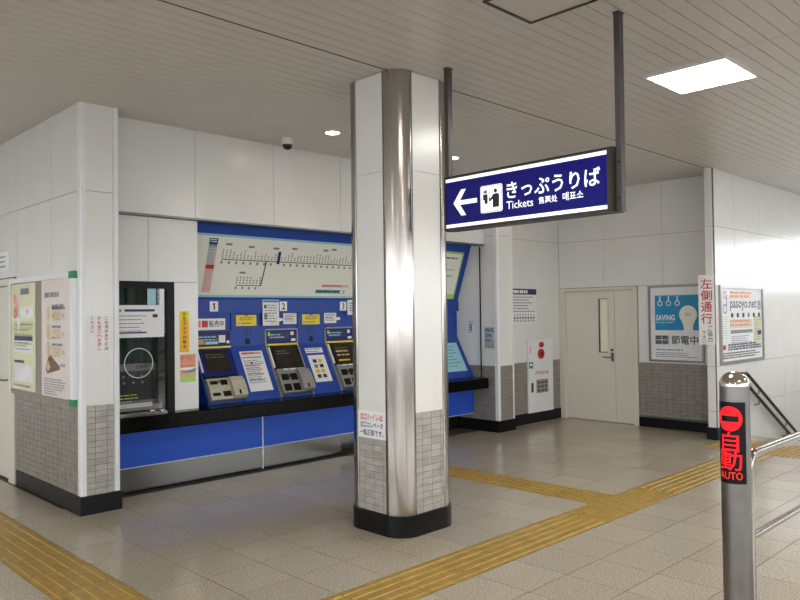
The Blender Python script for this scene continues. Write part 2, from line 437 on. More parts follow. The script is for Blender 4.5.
# hydrant wall Y = 6.45
wh = wall('wall_hydrant', (8.41, 6.45, 0), 0, 1.5, [TILE1, SEAM, CEIL], [0, .62, 1.44], thick=.12)
tiles(wh, (0, 1.44), TILE0, TILE1, False)
# door wall X = 9.85, facing -X, from Y 6.45 to 3.8
wd = wall('wall_end', (9.85, 6.45, 0), WEST, 2.52, [2.005, SEAM, CEIL], [0, .778, 1.699, 2.52], z0=2.005, thick=.12)
wd2 = wall('wall_end_lower', (9.85, 5.13, 0), WEST, 1.20, [TILE1, 2.005], [0, .38, 1.20], z1=2.005, thick=.12)
tiles(wd2, (0, 1.20), TILE0, TILE1, False)
struct(MB().box(9.832, 9.87, 3.95, 5.135, 0, .13, 'base').build('baseboard_end'))
struct(MB().box(9.96, 10.06, 5.0, 6.6, -.1, 2.2, 'booth').build('door_leak_backing'))  # unseen dark backing, added to stop sky light leaking round the door
struct(MB().box(2.51, 2.6, 7.9, 9.1, -.1, 2.2, 'booth').build('wall_behind_left_door'))
# right wall Y = 3.845, end face X = 9.37
wr = wall('wall_right', (9.42, 3.845, 0), 0, 6.58, [-1.9, -.8, .36, .925, SEAM, CEIL], [0, .64, 1.54, 2.44, 3.34, 4.24, 5.14, 6.04, 6.58], z0=-2.2, thick=.10)
we = wall('wall_right_end', (9.37, 3.955, 0), WEST, 0.095, [.155, .36, .925, SEAM, CEIL], [0.004, .106], thick=.55)
struct(MB().prism_z([(9.357, 3.97), (9.357, 3.832), (9.80, 3.832), (9.80, 3.85), (9.39, 3.85), (9.39, 3.97)], 0, .155, 'base').build('baseboard_right'))

# stairs going down beyond X = 9.8
stairs = struct(MB().box(9.6, 9.8, -1.2, 3.845, -.3, -.121, 'concrete').build('stairs'))
for k in range(14):
    MB().box(9.8+k*.3, 9.8+(k+1)*.3+.02, 0.2, 3.845, -.16*(k+1)-.2, -.16*(k+1), 'floor_far').build('step', stairs)
    MB().box(9.8+k*.3+.22, 9.8+(k+1)*.3+.02, 0.25, 3.80, -.16*(k+1), -.16*(k+1)+.003, 'tactile').build('nosing', stairs)
struct(MB().box(9.8, 16, .08, .2, -2.2, 1.0, 'panel').build('wall_stair'))
# hall shell behind the camera: parapets, headers and posts with open bays
shell = MB().box(-9, 16, -9.2, -9, -.1, 1.1, 'panel').build('wall_back'); struct(shell)
struct(MB().box(-9, 16, -9.2, -9, 3.2, 3.6, 'panel').build('wall_back_header'))
struct(MB().box(-9.2, -9, -9, 11, -.1, 1.1, 'panel').build('wall_west'))
struct(MB().box(-9.2, -9, -9, 11, 3.2, 3.6, 'panel').build('wall_west_header'))
for k in range(8): MB().box(-9+k*3.4, -8.8+k*3.4, -9.2, -9, 1.1, 3.2, 'alu').build('mullion', shell)
struct(MB().box(-9, 2.41, 11, 11.2, -.1, 3.6, 'panel').build('wall_north'))
struct(MB().box(16, 16.2, -9, 3.95, 3.05, 3.6, 'panel').build('wall_east_header'))
struct(MB().box(16, 16.2, -9, 3.95, -2.5, 2.05, 'panel').build('wall_east'))
struct(MB().box(-150, 150, -150, 150, -5.2, -5.0, 'ground').build('ground'))

# ---------------------------------------------------------------- doors
def loc_root(name, x, y, z, rz): return empty(name, (x, y, z), rz)
d1 = struct(loc_root('door_1', 9.85, 6.43, 0, WEST)); d1['label'] = 'cream steel double leaf door with narrow glass slit'
fr_ = MB().box(-.016, .075, -.02, .1, 0, 2.0, 'cream').box(1.215, 1.29, -.02, .1, 0, 2.0, 'cream').box(.075, 1.215, -.02, .1, 1.955, 2.0, 'cream').build('frame', d1)
lf = MB()
lf.box(.080, .655, .03, .07, .008, 1.95, 'cream').box(.805, .905, .03, .07, .008, 1.95, 'cream').box(.655, .805, .03, .07, .008, 1.035, 'cream').box(.655, .805, .03, .07, 1.83, 1.95, 'cream')
lf = lf.build('leaf', d1)
MB().box(.648, .664, .022, .03, 1.03, 1.836, 'rod').box(.796, .812, .022, .03, 1.03, 1.836, 'cream').box(.664, .796, .022, .03, 1.03, 1.04, 'rod').box(.664, .796, .022, .03, 1.826, 1.836, 'rod').build('bead', lf)
MB().box(.664, .796, .045, .055, 1.035, 1.83, 'frosted').build('pane', lf)
MB().box(.910, 1.210, .03, .07, .008, 1.95, 'cream').build('leaf', d1)
hn = MB().tube([(.865, .03, .965), (.865, -.02, .965), (.855, -.03, .965), (.735, -.03, .965)], .010, 'steel_dull', 8)
hn.box(.845, .885, .022, .03, .90, 1.03, 'steel_dull'); hn.build('handle', lf)
MB().tube([(.865, .03, 1.07), (.865, .012, 1.07)], .017, 'black', 12).build('lock', lf)
MB().box(0, 1.29, .07, .1, 0, .006, 'black').build('threshold', d1)
d2 = struct(loc_root('door_2', 2.41, 8.95, 0, WEST)); d2['label'] = 'cream door at the left edge beside the poster case'
MB().box(.86, 1.05, -.012, .09, 0, 2.05, 'cream').box(0, .07, -.012, .09, 0, 2.05, 'cream').box(.07, .86, -.012, .09, 1.98, 2.05, 'cream').build('frame', d2)
lf2 = MB().box(.075, .855, .03, .07, .008, 1.975, 'cream').build('leaf', d2)
MB().tube([(.80, .03, 1.02), (.80, -.03, 1.02), (.79, -.035, 1.02), (.68, -.035, 1.02)], .010, 'steel_dull', 8).box(.78, .82, .022, .03, .95, 1.12, 'steel_dull').build('handle', lf2)

# ---------------------------------------------------------------- office window
w1 = struct(loc_root('window_1', 2.737, 6.56, 0.74, 0)); w1['label'] = 'black framed ticket office window with a round speaking ring'
MB().box(.60, .675, -.012, .05, 0, 1.236, 'black').box(0, .60, -.012, .05, 1.17, 1.236, 'black').box(0, .012, -.012, .05, 0, 1.17, 'black').box(.012, .60, .0, .03, 0, .02, 'steel').build('frame', w1)
MB().box(.012, .60, .012, .018, .02, 1.17, 'glass').build('pane', w1)
ring_pts = [(.325+.136*math.cos(2*PI*k/32), .005, .478+.136*math.sin(2*PI*k/32)) for k in range(33)]
MB().tube(ring_pts, .004, 'alu', 8, False).build('speaking_ring', w1)
tr_ = MB().box(.10, .58, -.05, .03, .0, .012, 'steel'); tr_.box(.16, .50, -.045, .02, .012, .022, 'chrome')
tr_.lathe([(0.0, .022), (.03, .022), (.034, .034), (.02, .044), (0.0, .046)], 'chrome', 16, (.44, -.01)).lathe([(0, .012), (.03, .012), (.034, .03), (.0, .036)], 'chrome', 16, (.54, -.01)); tr_.build('coin_tray', w1)
# booth interior
struct(MB().box(2.74, 3.63, 6.95, 7.09, .0, 2.5, 'booth').build('wall_booth_back'))
struct(MB().box(3.60, 3.629, 6.64, 6.95, .742, 2.5, 'black').build('wall_booth_side'))
cv = MB(); n = 60
cvs = [(2.76+.82*i/n, 6.90+.018*math.sin(i*1.15), z) for z in (1.05, 2.0) for i in range(n+1)]
cv.add(cvs, [(i, i+1, i+n+2, i+n+1) for i in range(n)], 'curtain', True)
sol = cv.build('curtain'); tag(sol, 'dark green pleated curtain behind the ticket office window', 'curtain')
sm = sol.modifiers.new('s', 'SOLIDIFY'); sm.thickness = .004
bd = empty('price_board', (2.83, 6.70, 0.82)); tag(bd, 'small tilted grey price board inside the office window', 'sign')
def tilt(x, y, z): return (x, y+z*.22, z*.975)
MB(tilt).box(0, .50, 0, .012, 0, .39, 'steel_dull').build('board', bd)
b_ = MB(tilt).rect(.03, .47, .04, .32, 'booth', .002).rect(.0, .5, .33, .385, 'greyink', .002).text('定期券', .36, .357, .04, 'ink', .003, .01).lines(.05, .30, .10, .03, 3, .012, 'limegreen', 4, .003)
for k in range(4):
    for q in range(2): b_.disc(.08+.09*k, .27-.06*q, .014, 'greyink', .003, 10)
b_.build('print', bd)
MB().box(0, .5, -.05, 0, -.05, .0, 'grey').box(.0, .40, -.055, -.05, -.02, .02, 'paper').build('stand', bd)

# ================================================================ OBJECTS
# ---------------------------------------------------------------- square pillar
PX0, PX1, PY0, PY1 = 3.757, 4.377, 3.823, 4.443
pil = empty('pillar', (PX0, PY0, 0)); tag(pil, 'square white pillar with rounded stainless corners in the middle of the hall', 'pillar')
PW = PX1-PX0; PR = .158
MB().box(.075, PW-.075, .075, PW-.075, 0, CEIL-.003, 'joint').build('core', pil)
def arc(cx, cy, a0, a1, r, n=12): return [(cx+r*math.cos(a0+(a1-a0)*k/n), cy+r*math.sin(a0+(a1-a0)*k/n)) for k in range(n+1)]
for cx, cy, a in ((PR, PR, PI), (PW-PR, PR, 1.5*PI), (PW-PR, PW-PR, 0), (PR, PW-PR, .5*PI)):
    outer = arc(cx, cy, a, a+PI/2, PR); inner = arc(cx, cy, a+PI/2, a, PR-.03)
    tm = MB().prism_z(outer+inner, .158, CEIL-.004, 'steel'); no = len(outer)
    tm.sm = [i < no-1 for i in range(len(tm.f))]
    tm.build('corner_trim', pil)
for face in range(4):
    ang = (0, PI/2, PI, -PI/2)[face]; lo = ((0, 0), (PW, 0), (PW, PW), (0, PW))[face]
    fo = MB().box(PR+.002, PW-PR-.002, .004, .075, TILE1, SEAM-.003, 'panel').build('panel', pil, (lo[0], lo[1], 0), ang)
    MB().box(PR+.002, PW-PR-.002, .004, .075, SEAM, CEIL-.004, 'panel').build('panel', pil, (lo[0], lo[1], 0), ang)
    MB().box(PR, PW-PR, .006, .075, .158, TILE1, 'grout').build('grout_bed', pil, (lo[0], lo[1], 0), ang)
    vis = face in (0, 3)
    cuts = [PR+.001, PR+.07, PR+.17, PR+.27, PW-PR-.001]
    cuts = [c for c in cuts if c < PW-PR-.02]+[PW-PR-.001]
    fld = MB(); rn = random.Random(face)
    for r in range(15):
        za, zb = .158+r*.0498+.002, .158+(r+1)*.0498-.002
        for a, b in zip(cuts, cuts[1:]):
            p = rn.choice((0, .0006, .0012))
            if vis:
                key = 'ptile%.3f' % (b-a)
                me = bpy.data.meshes.get(key) or MB().box(.002, b-a-.002, 0, .008, 0, zb-za, 'tile').mesh(key)
                q = Matrix.Rotation(ang, 4, 'Z') @ Vector((a, .002-p, za))
                inst('tile', me, pil, (lo[0]+q.x, lo[1]+q.y, za), ang)
            else: fld.box(a+.002, b-.002, .002-p, .01, za, zb, 'tile_dark')
    if not vis: tag(fld.build('tile_field', pil, (lo[0], lo[1], 0), ang), kind='stuff')
e = .012; br = PR+e
bpts = arc(PR, PR, PI, 1.5*PI, br)+arc(PW-PR, PR, 1.5*PI, 2*PI, br)+arc(PW-PR, PW-PR, 0, .5*PI, br)+arc(PR, PW-PR, .5*PI, PI, br)
MB().prism_z(bpts, 0, .157, 'base', True).build('baseboard', pil)

# ---------------------------------------------------------------- hanging ticket sign
sg = empty('hanging_sign', (4.015, 3.597, 2.245), WEST); tag(sg, 'blue backlit hanging sign with white arrow reading Tickets in Japanese', 'sign')
SW, SH = 1.352, .392
MB().box(0, SW, .004, .12, 0, SH, 'signframe').build('housing', sg)
MB().box(0, SW, -.006, .004, SH-.016, SH, 'signframe').box(0, SW, -.006, .004, 0, .016, 'signframe').box(0, .014, -.006, .004, .016, SH-.016, 'signframe').box(SW-.030, SW, -.006, .004, .016, SH-.016, 'signframe').build('frame', sg)
MB().box(.014, SW-.030, 0, .003, .016, SH-.016, 'signblue').build('panel', sg)
pn = MB()
x0, x1 = .014, SW-.030
pn.rect(x0, x1, SH-.042, SH-.018, 'signwhite').rect(x0, x1, .018, .042, 'signwhite')
# arrow
pn.poly([(.089, .196), (.160, .285), (.205, .285), (.148, .208), (.306, .208), (.306, .176), (.148, .176), (.205, .098), (.160, .098), (.089, .188)], 'signwhite')
# pictogram
def rrect(x0, x1, z0, z1, r): return [(cx+r*math.cos(a), cz+r*math.sin(a)) for cx, cz, s in ((x1-r, z1-r, 0), (x0+r, z1-r, 1), (x0+r, z0+r, 2), (x1-r, z0+r, 3)) for a in [PI/2*(s+k/4) for k in range(5)]]
pn.poly(rrect(.337, .530, .092, .282, .016), 'signwhite', .001)
pn.poly(rrect(.342, .525, .097, .277, .014), 'ink', .0013).poly(rrect(.3455, .5215, .1005, .2735, .013), 'signwhite', .0016)
pn.rect(.362, .402, .182, .222, 'ink', .002).poly([(.374, .182), (.402, .182), (.402, .163), (.392, .152), (.374, .160)], 'ink', .002)
pn.poly([(.365, .228), (.365, .245), (.380, .252), (.398, .250), (.398, .228)], 'greyink', .002)
pn.disc(.470, .238, .015, 'ink', .002, 14).poly([(.446, .125), (.500, .125), (.503, .208), (.492, .220), (.452, .218), (.436, .200), (.424, .186), (.418, .205), (.411, .204), (.414, .172), (.422, .166), (.446, .184)], 'ink', .002)
pn.text('きっぷうりば', .920, .226, .15, 'signwhite', bold=.014, w=.71, h=.115)
pn.text('Tickets', .672, .124, .07, 'signwhite', bold=.006, w=.218)
pn.text('售票处', .895, .127, .06, 'signwhite', bold=.012, w=.145).text('매표소', 1.081, .129, .06, 'signwhite', bold=.012, w=.150)
pn.build('print', sg)
for xr in (-.004, SW+.027):
    r_ = MB().box(xr-.018, xr+.018, .035, .085, 0, CEIL-2.245-.004, 'rod').build('hanger_rod', sg)
    MB().box(xr-.022, xr+.022, .030, .090, CEIL-2.245-.010, CEIL-2.245-.003, 'rod').build('ceiling_plate', r_)
    for zz in (.08, .30): MB(lambda x, y, z, xr=xr, zz=zz: (xr+x, .035-z, zz+y)).lathe([(.007, 0), (.007, .004), (0.002, .006)], 'black', 8).build('bolt', r_)
# end caps beyond the rods keep the box square
MB().box(SW, SW+.008, .0, .12, 0, SH, 'signframe').build('end_cap', sg)

# ---------------------------------------------------------------- ceiling fittings
def ceiling_light(x, y, label):
    t = empty('ceiling_light', (x, y, CEIL)); tag(t, label, 'ceiling light', 'square ceiling lights')
    f = MB(); a, b = .315, .298
    for x0, x1, y0, y1 in ((-a, a, -a, -b), (-a, a, b, a), (-a, -b, -b, b), (b, a, -b, b)): f.box(x0, x1, y0, y1, -.012, -.001, 'alu')
    f.build('frame', t); MB().box(-b, b, -b, b, -.008, -.002, 'lamp').build('diffuser', t)
ceiling_light(5.675, 2.39, 'square glowing panel light in the ceiling right of the sign')
for x, y, lb in ((2.75, 1.75, 'added unseen over the gate post to brighten pillar and floor'), (1.9, -1.6, 'behind the viewer'), (5.675, -1.5, 'beyond the gate railing'), (8.6, 1.2, 'added unseen before the stairs to brighten the door wall'), (-2.6, 2.39, 'to the left behind the viewer'),  # gate post and stair panels are added unseen to brighten pillar, floor, door wall
                 (1.9, -5.0, 'near the open back bays'), (-2.6, -2.0, 'halfway to the west bays'), (12.6, 1.6, 'over the stairs'), (-1.0, 7.6, 'added unseen over the left passage to light the left wall')):  # left passage panel is added unseen to give the left wall light
    ceiling_light(x, y, 'square ceiling panel light '+lb)
for x, lb in ((4.652, 'small round glowing downlight in the ceiling before the ticket wall'), (6.45, 'small round downlight in the ceiling showing as a dot between pillar and sign'), (8.25, 'small round downlight added unseen behind the hanging sign to light the wall')):  # last downlight is added unseen to brighten the upper wall
    dl = empty('downlight', (x, 5.65, CEIL)); tag(dl, lb, 'downlight', 'round downlights before the ticket wall')
    MB().lathe([(.066, -.001), (.092, -.001), (.088, -.010), (.070, -.010)], 'alu', 28, caps=False).build('rim', dl)
    MB().lathe([(.001, -.006), (.072, -.006), (.072, -.002), (.001, -.002)], 'down', 24).build('lens', dl)
dc = empty('security_camera', (4.48, 6.17, CEIL)); tag(dc, 'white dome security camera on the ceiling near the wall', 'camera')
MB().lathe([(.066, -.001), (.066, -.040), (.060, -.058), (.052, -.062)], 'paper', 28).build('base', dc)
MB().lathe([(.052, -.060), (.050, -.080), (.040, -.100), (.022, -.112), (.001, -.115)], 'dome', 28).build('dome', dc)
ht = empty('ceiling_hatch', (3.58, 2.44, CEIL)); tag(ht, 'square access hatch with dark frame in the ceiling', 'hatch')
f = MB(); a, b = .238, .220
for x0, x1, y0, y1 in ((-a, a, -a, -b), (-a, a, b, a), (-a, -b, -b, b), (b, a, -b, b)): f.box(x0, x1, y0, y1, -.010, -.001, 'rod')
f.build('frame', ht); MB().box(-b, b, -b, b, -.003, -.001, 'slat').build('lid', ht)

# ---------------------------------------------------------------- ticket counter
ctr = empty('ticket_counter', (2.75, 6.43, 0)); tag(ctr, 'long black counter top over blue and steel front below the machines', 'counter')
MB().prism_x([(0, .61), (.008, .60), (.30, .60), (.30, .74), (.008, .74), (0, .732)], 0, 5.285, 'granite').build('worktop', ctr)
MB().box(0, .905, .20, .24, .60, .7405, 'granite').build('window_sill', ctr)
MB().box(.90, 5.28, .30, .66, .60, .74, 'granite').build('machine_shelf', ctr)
for a, b in ((0, 1.745), (1.760, 5.28)):
    MB().box(a, b, .27, .30, .237, .60, 'blue_front').build('front_panel', ctr)
for a, b in ((0, 1.745), (1.760, 2.84)):
    MB().box(a, b, .268, .30, .018, .232, 'steel_kick').build('kick_plate', ctr)
    MB().box(a, b, .285, .30, 0, .018, 'black').build('plinth', ctr)
MB().box(1.747, 1.758, .262, .30, .0, .60, 'alu').build('joint_strip', ctr)
MB().box(0, 5.28, .262, .30, .232, .238, 'alu').build('edge_strip', ctr)
MB().box(2.84, 5.28, .52, .56, 0, .237, 'steel_kick').build('kick_plate', ctr)
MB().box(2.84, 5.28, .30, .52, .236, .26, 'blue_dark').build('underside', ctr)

# ---------------------------------------------------------------- blue machine surround
RX0, RX1 = 3.654, 8.045
su = empty('machine_surround', (RX0, 7.0, .74)); tag(su, 'blue enamel surround framing the fare map and ticket machines', 'surround')
su_off = Vector((RX0, 7.0, .74))
def W(x, y, z): return (x-RX0, y-7.0, z-.74)
SU = lambda: MB(W)
SU().prism_x([(6.716, 2.600), (6.738, 2.545), (6.80, 2.545), (6.80, 2.600)], RX0, RX1, 'blue').build('top_band', su)
SU().prism_x([(6.736, 2.545), (6.985, 1.822), (7.05, 1.822), (7.05, 2.545)], RX0, RX1, 'blue').build('map_back', su)
SU().prism_x([(6.968, 1.825), (6.968, 1.676), (7.05, 1.676), (7.05, 1.825)], RX0, RX1, 'blue').build('number_band', su)
SLOPE0, SLOPE1 = (7.0, 1.31), (6.70, .755)
def bay(x0, x1, m, name, parent, d=0.0, xf=W):
    MB(xf).prism_x([(7.0+d, 1.674), (7.0+d, 1.31), (6.70+d, .755), (6.70+d, .741), (7.06, .741), (7.06, 1.674)], x0+.002, x1-.002, m).build(name, parent)
for a, b in ((4.31, 4.738), (5.205, 5.602), (6.065, 6.50), (6.50, 7.27), (7.27, RX1-.003)):
    bay(a, b, 'blue', 'divider_panel', su)
for xc in (4.518, 5.40, 6.28):
    for q in (-.036, 0, .036): SU().box(xc+q-.006, xc+q+.006, 6.996, 7.01, 1.425, 1.515, 'navy').build('slot', su)
    SU().add([], [], 'black'); b_ = MB(lambda x, y, z, xc=xc: W(xc+x, 6.999-z, 1.360+y)); b_.lathe([(.034, -.002), (.034, .003), (.028, .004)], 'black', 20).build('intercom', su)

# fare map boards on the tilted plane
def MAPXF(ox):
    # local (x, -out, s) with s up along the tilt
    ty, tz = (6.735-6.985), (2.56-1.822); L = math.hypot(ty, tz); dy, dz = ty/L, tz/L
    return lambda x, y, s: (x, dy*s+(-dz)*(-y)*1.0, dz*s+(-dy)*(y)*1.0 if False else dz*s+dy*(-y)*1.0)
ML = math.hypot(.25, .738)
def sx(f): return f*ML            # fraction of slope
mxf = MAPXF(0)
fm = empty('fare_map', (3.72, 6.980, 1.836)); tag(fm, 'white railway fare map board with light blue border above the machines', 'map')
m_ = MB(mxf).box(0, 2.95, -.012, -.002, .015, .700, 'cyan').build('border', fm)
m_ = MB(mxf).box(.030, 2.92, -.014, -.012, .040, .676, 'mapface').build('board', fm)
p = MB(mxf); L = .0155
p.rect(.20, .30, .590, .655, 'navy', L).rect(.20, .30, .565, .590, 'teal', L).rect(.20, .30, .37, .565, 'lightgrey', L-.0004).rect(.20, .30, .325, .37, 'red', L).rect(.20, .30, .07, .325, 'palepink', L-.0004)
p.lines(.205, .295, .556, .02, 9, .006, 'greyink', 1, L+.0003).lines(.205, .295, .312, .02, 11, .006, 'pink', 2, L+.0003).lines(.21, .29, .645, .022, 2, .010, 'white', 3, L+.0003)
p.rect(.37, 2.24, .430, .439, 'ink', L); p.rect(1.075, 1.115, .408, .552, 'navy', L)
p.poly([(.93, .43), (.945, .43), (.925, .150), (.910, .150)], 'ink', L).rect(.60, .92, .148, .156, 'ink', L)
rn = random.Random(5)
for k in range(42):
    x = .38+k*.0445
    if abs(x-1.095) < .03: continue
    for q in range(rn.choice((2, 3, 4))):
        p.rect(x-.008, x+.008, .450+q*.026, .466+q*.026, 'greyink' if rn.random() < .9 else 'pink', L)
    if k % 2 == 0: p.rect(x-.013, x+.013, .388, .416, 'greyink', L)
for k in range(8):
    x = .605+k*.042
    for q in range(rn.choice((2, 3))): p.rect(x-.008, x+.008, .172+q*.03, .190+q*.03, 'greyink', L)
    if k % 2 == 0: p.rect(x-.012, x+.012, .110, .135, 'greyink', L)
for x, z in ((.40, .59), (.68, .575), (1.0, .575), (1.25, .585), (1.70, .59), (1.82, .605), (.62, .285)): p.rect(x, x+.075, z, z+.022, 'greyink', L)
p.rect(1.78, 2.2, .155, .185, 'palepink', L).lines(1.79, 2.19, .180, .016, 2, .008, 'red', 6, L+.0003)
p.rect(1.70, 2.15, .075, .118, 'teal', L).lines(1.72, 2.1, .108, .02, 1, .016, 'navy', 8, L+.0003).rect(2.08, 2.13, .08, .115, 'white', L+.0003)
p.build('print', fm)
fm2 = empty('fare_map', (6.80, 6.980, 1.836)); tag(fm2, 'second fare map board with lime green border right of the pillar', 'map')
MB(mxf).box(0, 1.13, -.012, -.002, .015, .700, 'limegreen').build('border', fm2)
MB(mxf).box(.028, 1.10, -.014, -.012, .085, .672, 'mapface').build('board', fm2)
p = MB(mxf); p.lines(.50, 1.05, .62, .05, 1, .02, 'ink', 1, L).lines(.3, 1.05, .36, .03, 1, .016, 'greyink', 3, L).rect(.2, 1.0, .44, .446, 'ink', L); p.build('print', fm2)

# ---------------------------------------------------------------- ticket machines
sn = Vector((0, SLOPE0[0]-SLOPE1[0], SLOPE0[1]-SLOPE1[1])); SLEN = sn.length; sn.normalize(); nn = Vector((0, -sn.z, sn.y))
def machine(xc, kind, label, num, seed):
    t = empty('ticket_machine', (xc, 7.0, .74)); tag(t, label, 'ticket machine', 'ticket machines set in the blue wall')
    hw = .229
    A = lambda x, y, z: (x, y-7.0, z-.74)                                   # world-like coords centred on xc
    S = lambda x, y, s: (x, SLOPE1[0]-7.0+sn.y*s+nn.y*(-y), SLOPE1[1]-.74+sn.z*s+nn.z*(-y))  # slope frame, -y out
    bm_, unit = (('blue_dark', 'beige') if kind == 1 else ('blue_dark', 'grey'))
    bay(-hw, hw, 'blue', 'body', t, .012, A)
    edge = 'blue' if kind == 1 else 'grey'
    for sgn in (-1, 1):
        xa, xb = sorted((sgn*hw, sgn*(hw-.018)))
        MB(A).prism_x([(6.996, 1.48), (6.988, 1.31), (6.69, .757), (6.69, .745), (6.72, .745), (7.02, 1.31), (7.02, 1.48)], xa, xb, edge).build('side_rail', t)
    # header display
    hd = MB(A).box(-hw+.018, hw-.018, 6.990, 7.02, 1.325, 1.476, 'blue_dark').build('header', t)
    MB(A).box(-hw+.008, hw-.008, 6.984, 7.02, 1.476, 1.492, 'grey' if kind != 1 else 'navy').build('header_frame', hd)
    h = MB(lambda x, y, z: (x, -.0105+y, z-.74))
    h.rect(-.19, .10, 1.37, 1.45, 'navy', .001).lines(-.17, .05, 1.43, .03, 2, .012, 'cyan', seed, .0015)
    if kind == 1:
        h.rect(-.20, -.10, 1.345, 1.385, 'orange', .002).rect(-.09, .06, 1.345, 1.375, 'cyan', .002).rect(.07, .15, 1.36, 1.44, 'paper', .002).rect(.165, .20, 1.35, 1.38, 'white', .002)
    else:
        h.rect(.12, .165, 1.415, 1.455, 'paper', .002).rect(.13, .19, 1.345, 1.375, 'white', .002).rect(-.195, -.165, 1.41, 1.455, 'limegreen', .002)
    h.build('print', hd)
    MB(A).box(-hw+.02, hw-.02, 6.975, 6.99, 1.302, 1.322, 'yellow').build('label_strip', t)
    # touch screen on the slope
    st = SLEN
    if kind == 1:
        MB(S).box(-.205, .205, -.016, .0, st*.46, st*.985, 'blue_dark').build('screen_bezel', t)
        scn = MB(S).box(-.140, .140, -.019, -.016, st*.545, st*.93, 'screen').build('screen', t)
    else:
        MB(S).box(-.185, .195, -.016, .0, st*.505, st*.975, 'black').build('screen_bezel', t)
        scn = MB(S).box(-.150, .170, -.019, -.016, st*.535, st*.95, 'screen').build('screen', t)
    q = MB(S).lines(-.12, .10, st*.86, .03, 2, .010, 'brown', seed, .0195)
    if kind == 3: q.lines(-.12, .14, st*.80, .05, 2, .020, 'gold', seed+3, .0195).rect(-.12, .06, st*.58, st*.61, 'amber', .0195)
    q.build('print', scn)
    MB(S).box(-.208, -.188, -.018, .0, st*.54, st*.95, 'paper').build('instruction_strip', t)
    # payment unit on the lower slope
    su_ = st; st = st*(.90 if kind == 1 else 1.0)
    un = MB(S); un.prism_x([(-.002, .012), (-.060, .012), (-.060, st*.36), (-.040, st*.45), (-.002, st*.47)], -.205, .205, unit); un = un.build('payment_unit', t)
    MB(S).box(-.195, .195, -.030, -.002, st*.462, st*.50, unit if kind != 1 else 'black').build('shelf_lip', un)
    if kind != 1:
        MB(S).rect(-.10, .06, st*.468, st*.495, 'paper', .0305).rect(-.035, -.01, st*.473, st*.49, 'navy', .031).build('sticker', un)
    # right hand change block, gently rounded
    pr = [(-.058, .014), (-.098, .030), (-.106, .10), (-.100, st*.34), (-.075, st*.44), (-.045, st*.455)]
    MB(S).prism_x(pr, .045, .204, unit).build('change_block', un)
    o_ = MB(S).box(.105, .125, -.108, -.1015, .040, .085, 'black').build('coin_return', un)
    MB(S).box(.165, .178, -.1085, -.1025, .085, .098, 'red').build('button', un)
    for xa, xb, a, b in ((-.180, -.095, .220, .265), (-.060, .020, .205, .275), (-.180, -.095, .065, .105), (-.060, .030, .050, .120)) if kind == 1 else ((-.185, -.090, .195, .285), (-.065, .030, .190, .290), (-.185, -.090, .040, .140), (-.065, .030, .035, .140)):
        MB(S).box(xa, xb, -.063, -.058, a*.82, b*.82, 'black').build('slot', un)
        MB(S).box(xa-.004, xb+.004, -.070, -.058, (b*.82), (b*.82)+.006, unit).build('slot_hood', un)
    MB(S).box(-.085, -.072, -.064, -.058, .19, .22, 'black').build('card_slot', un)
    MB(S).box(-.190, .040, -.066, -.058, .138, .150, unit).build('ridge', un)
    return t
machine(4.080, 1, 'ticket machine under number 1 with beige payment unit', '1', 1)
machine(4.971, 2, 'grey ticket machine under number 2 between two blue panels', '2', 2)
machine(5.833, 3, 'grey ticket machine under number 3 beside the pillar', '3', 3)

# ---------------------------------------------------------------- notices
def sheet(name, label, cat, loc, rz, wd, ht, mt='paper', t=.0015, group=None):
    """a flat sheet whose lower left front corner is at loc; returns (root, print mesh builder)"""
    o = MB().box(0, wd, -t, 0, 0, ht, mt).build(name, None, loc, rz); tag(o, label, cat, group)
    return o, MB(lambda x, y, z: (x, y-t, z))
NB = 6.967
for n_, x, lb in (('1', 4.032, 'white plate with black numeral 1 on the blue band above the leftmost machine'), ('2', 4.929, 'white plate with black numeral 2 on the blue band above the middle machine'), ('3', 5.824, 'white plate with black numeral 3 on the blue band beside the pillar edge')):
    o, p = sheet('number_plate', lb, 'number plate', (x, NB, 1.694), 0, .100, .108, 'white', .003, 'machine number plates')
    if n_ == '1': p.poly([(.045, .017), (.062, .017), (.062, .092), (.050, .092), (.032, .078), (.032, .066), (.045, .074)], 'ink')
    else: p.text(n_, .05, .054, .1, 'ink', bold=.018, h=.075)
    p.build('print', o)
VB = 6.999
o, p = sheet('notice', 'white plate with blue and red characters above the first machine', 'sign', (3.87, VB, 1.497), 0, .365, .122, 'white', .004)
p.rect(.085, .155, .03, .10, 'red').rect(.02, .07, .03, .10, 'pink').text('販売中', .258, .066, .06, 'navy', bold=.009, w=.18, h=.072); p.build('print', o)
for x, lb in ((4.372, 'yellow notice with red print right of number 1'), (5.270, 'yellow notice right of number 2')):
    o, p = sheet('notice', lb, 'notice', (x, VB, 1.532), 0, .262, .120, 'yellow', .002, 'yellow notices above the coin slits')
    p.lines(.04, .24, .095, .022, 2, .010, 'red' if x < 5 else 'brown', 3).rect(.012, .06, .015, .045, 'pink').lines(.07, .23, .035, .02, 1, .010, 'ink', 5).rect(.11, .15, .108, .118, 'ink'); p.build('print', o)
o, p = sheet('notice', 'white sheet with blue header hanging left of number 2', 'notice', (4.692, 6.962, 1.530), 0, .222, .292, 'paper', .002)
p.rect(.005, .218, .262, .286, 'skyblue').rect(.02, .05, .195, .235, 'navy').lines(.03, .2, .235, .03, 7, .010, 'greyink', 4).rect(.02, .06, .07, .14, 'greyink').lines(.10, .2, .05, .02, 2, .012, 'yellow', 8); p.build('print', o)
for x, lb in ((4.998, 'small white paper right below number 2'), (5.600, 'small white paper left below number 3')):
    o, p = sheet('notice', lb, 'notice', (x, VB, 1.542), 0, .190, .126, 'paper', .002, 'small white papers above the machines')
    p.lines(.02, .17, .108, .018, 5, .007, 'greyink', 4).lines(.02, .17, .07, .018, 1, .009, 'red', 6); p.build('print', o)
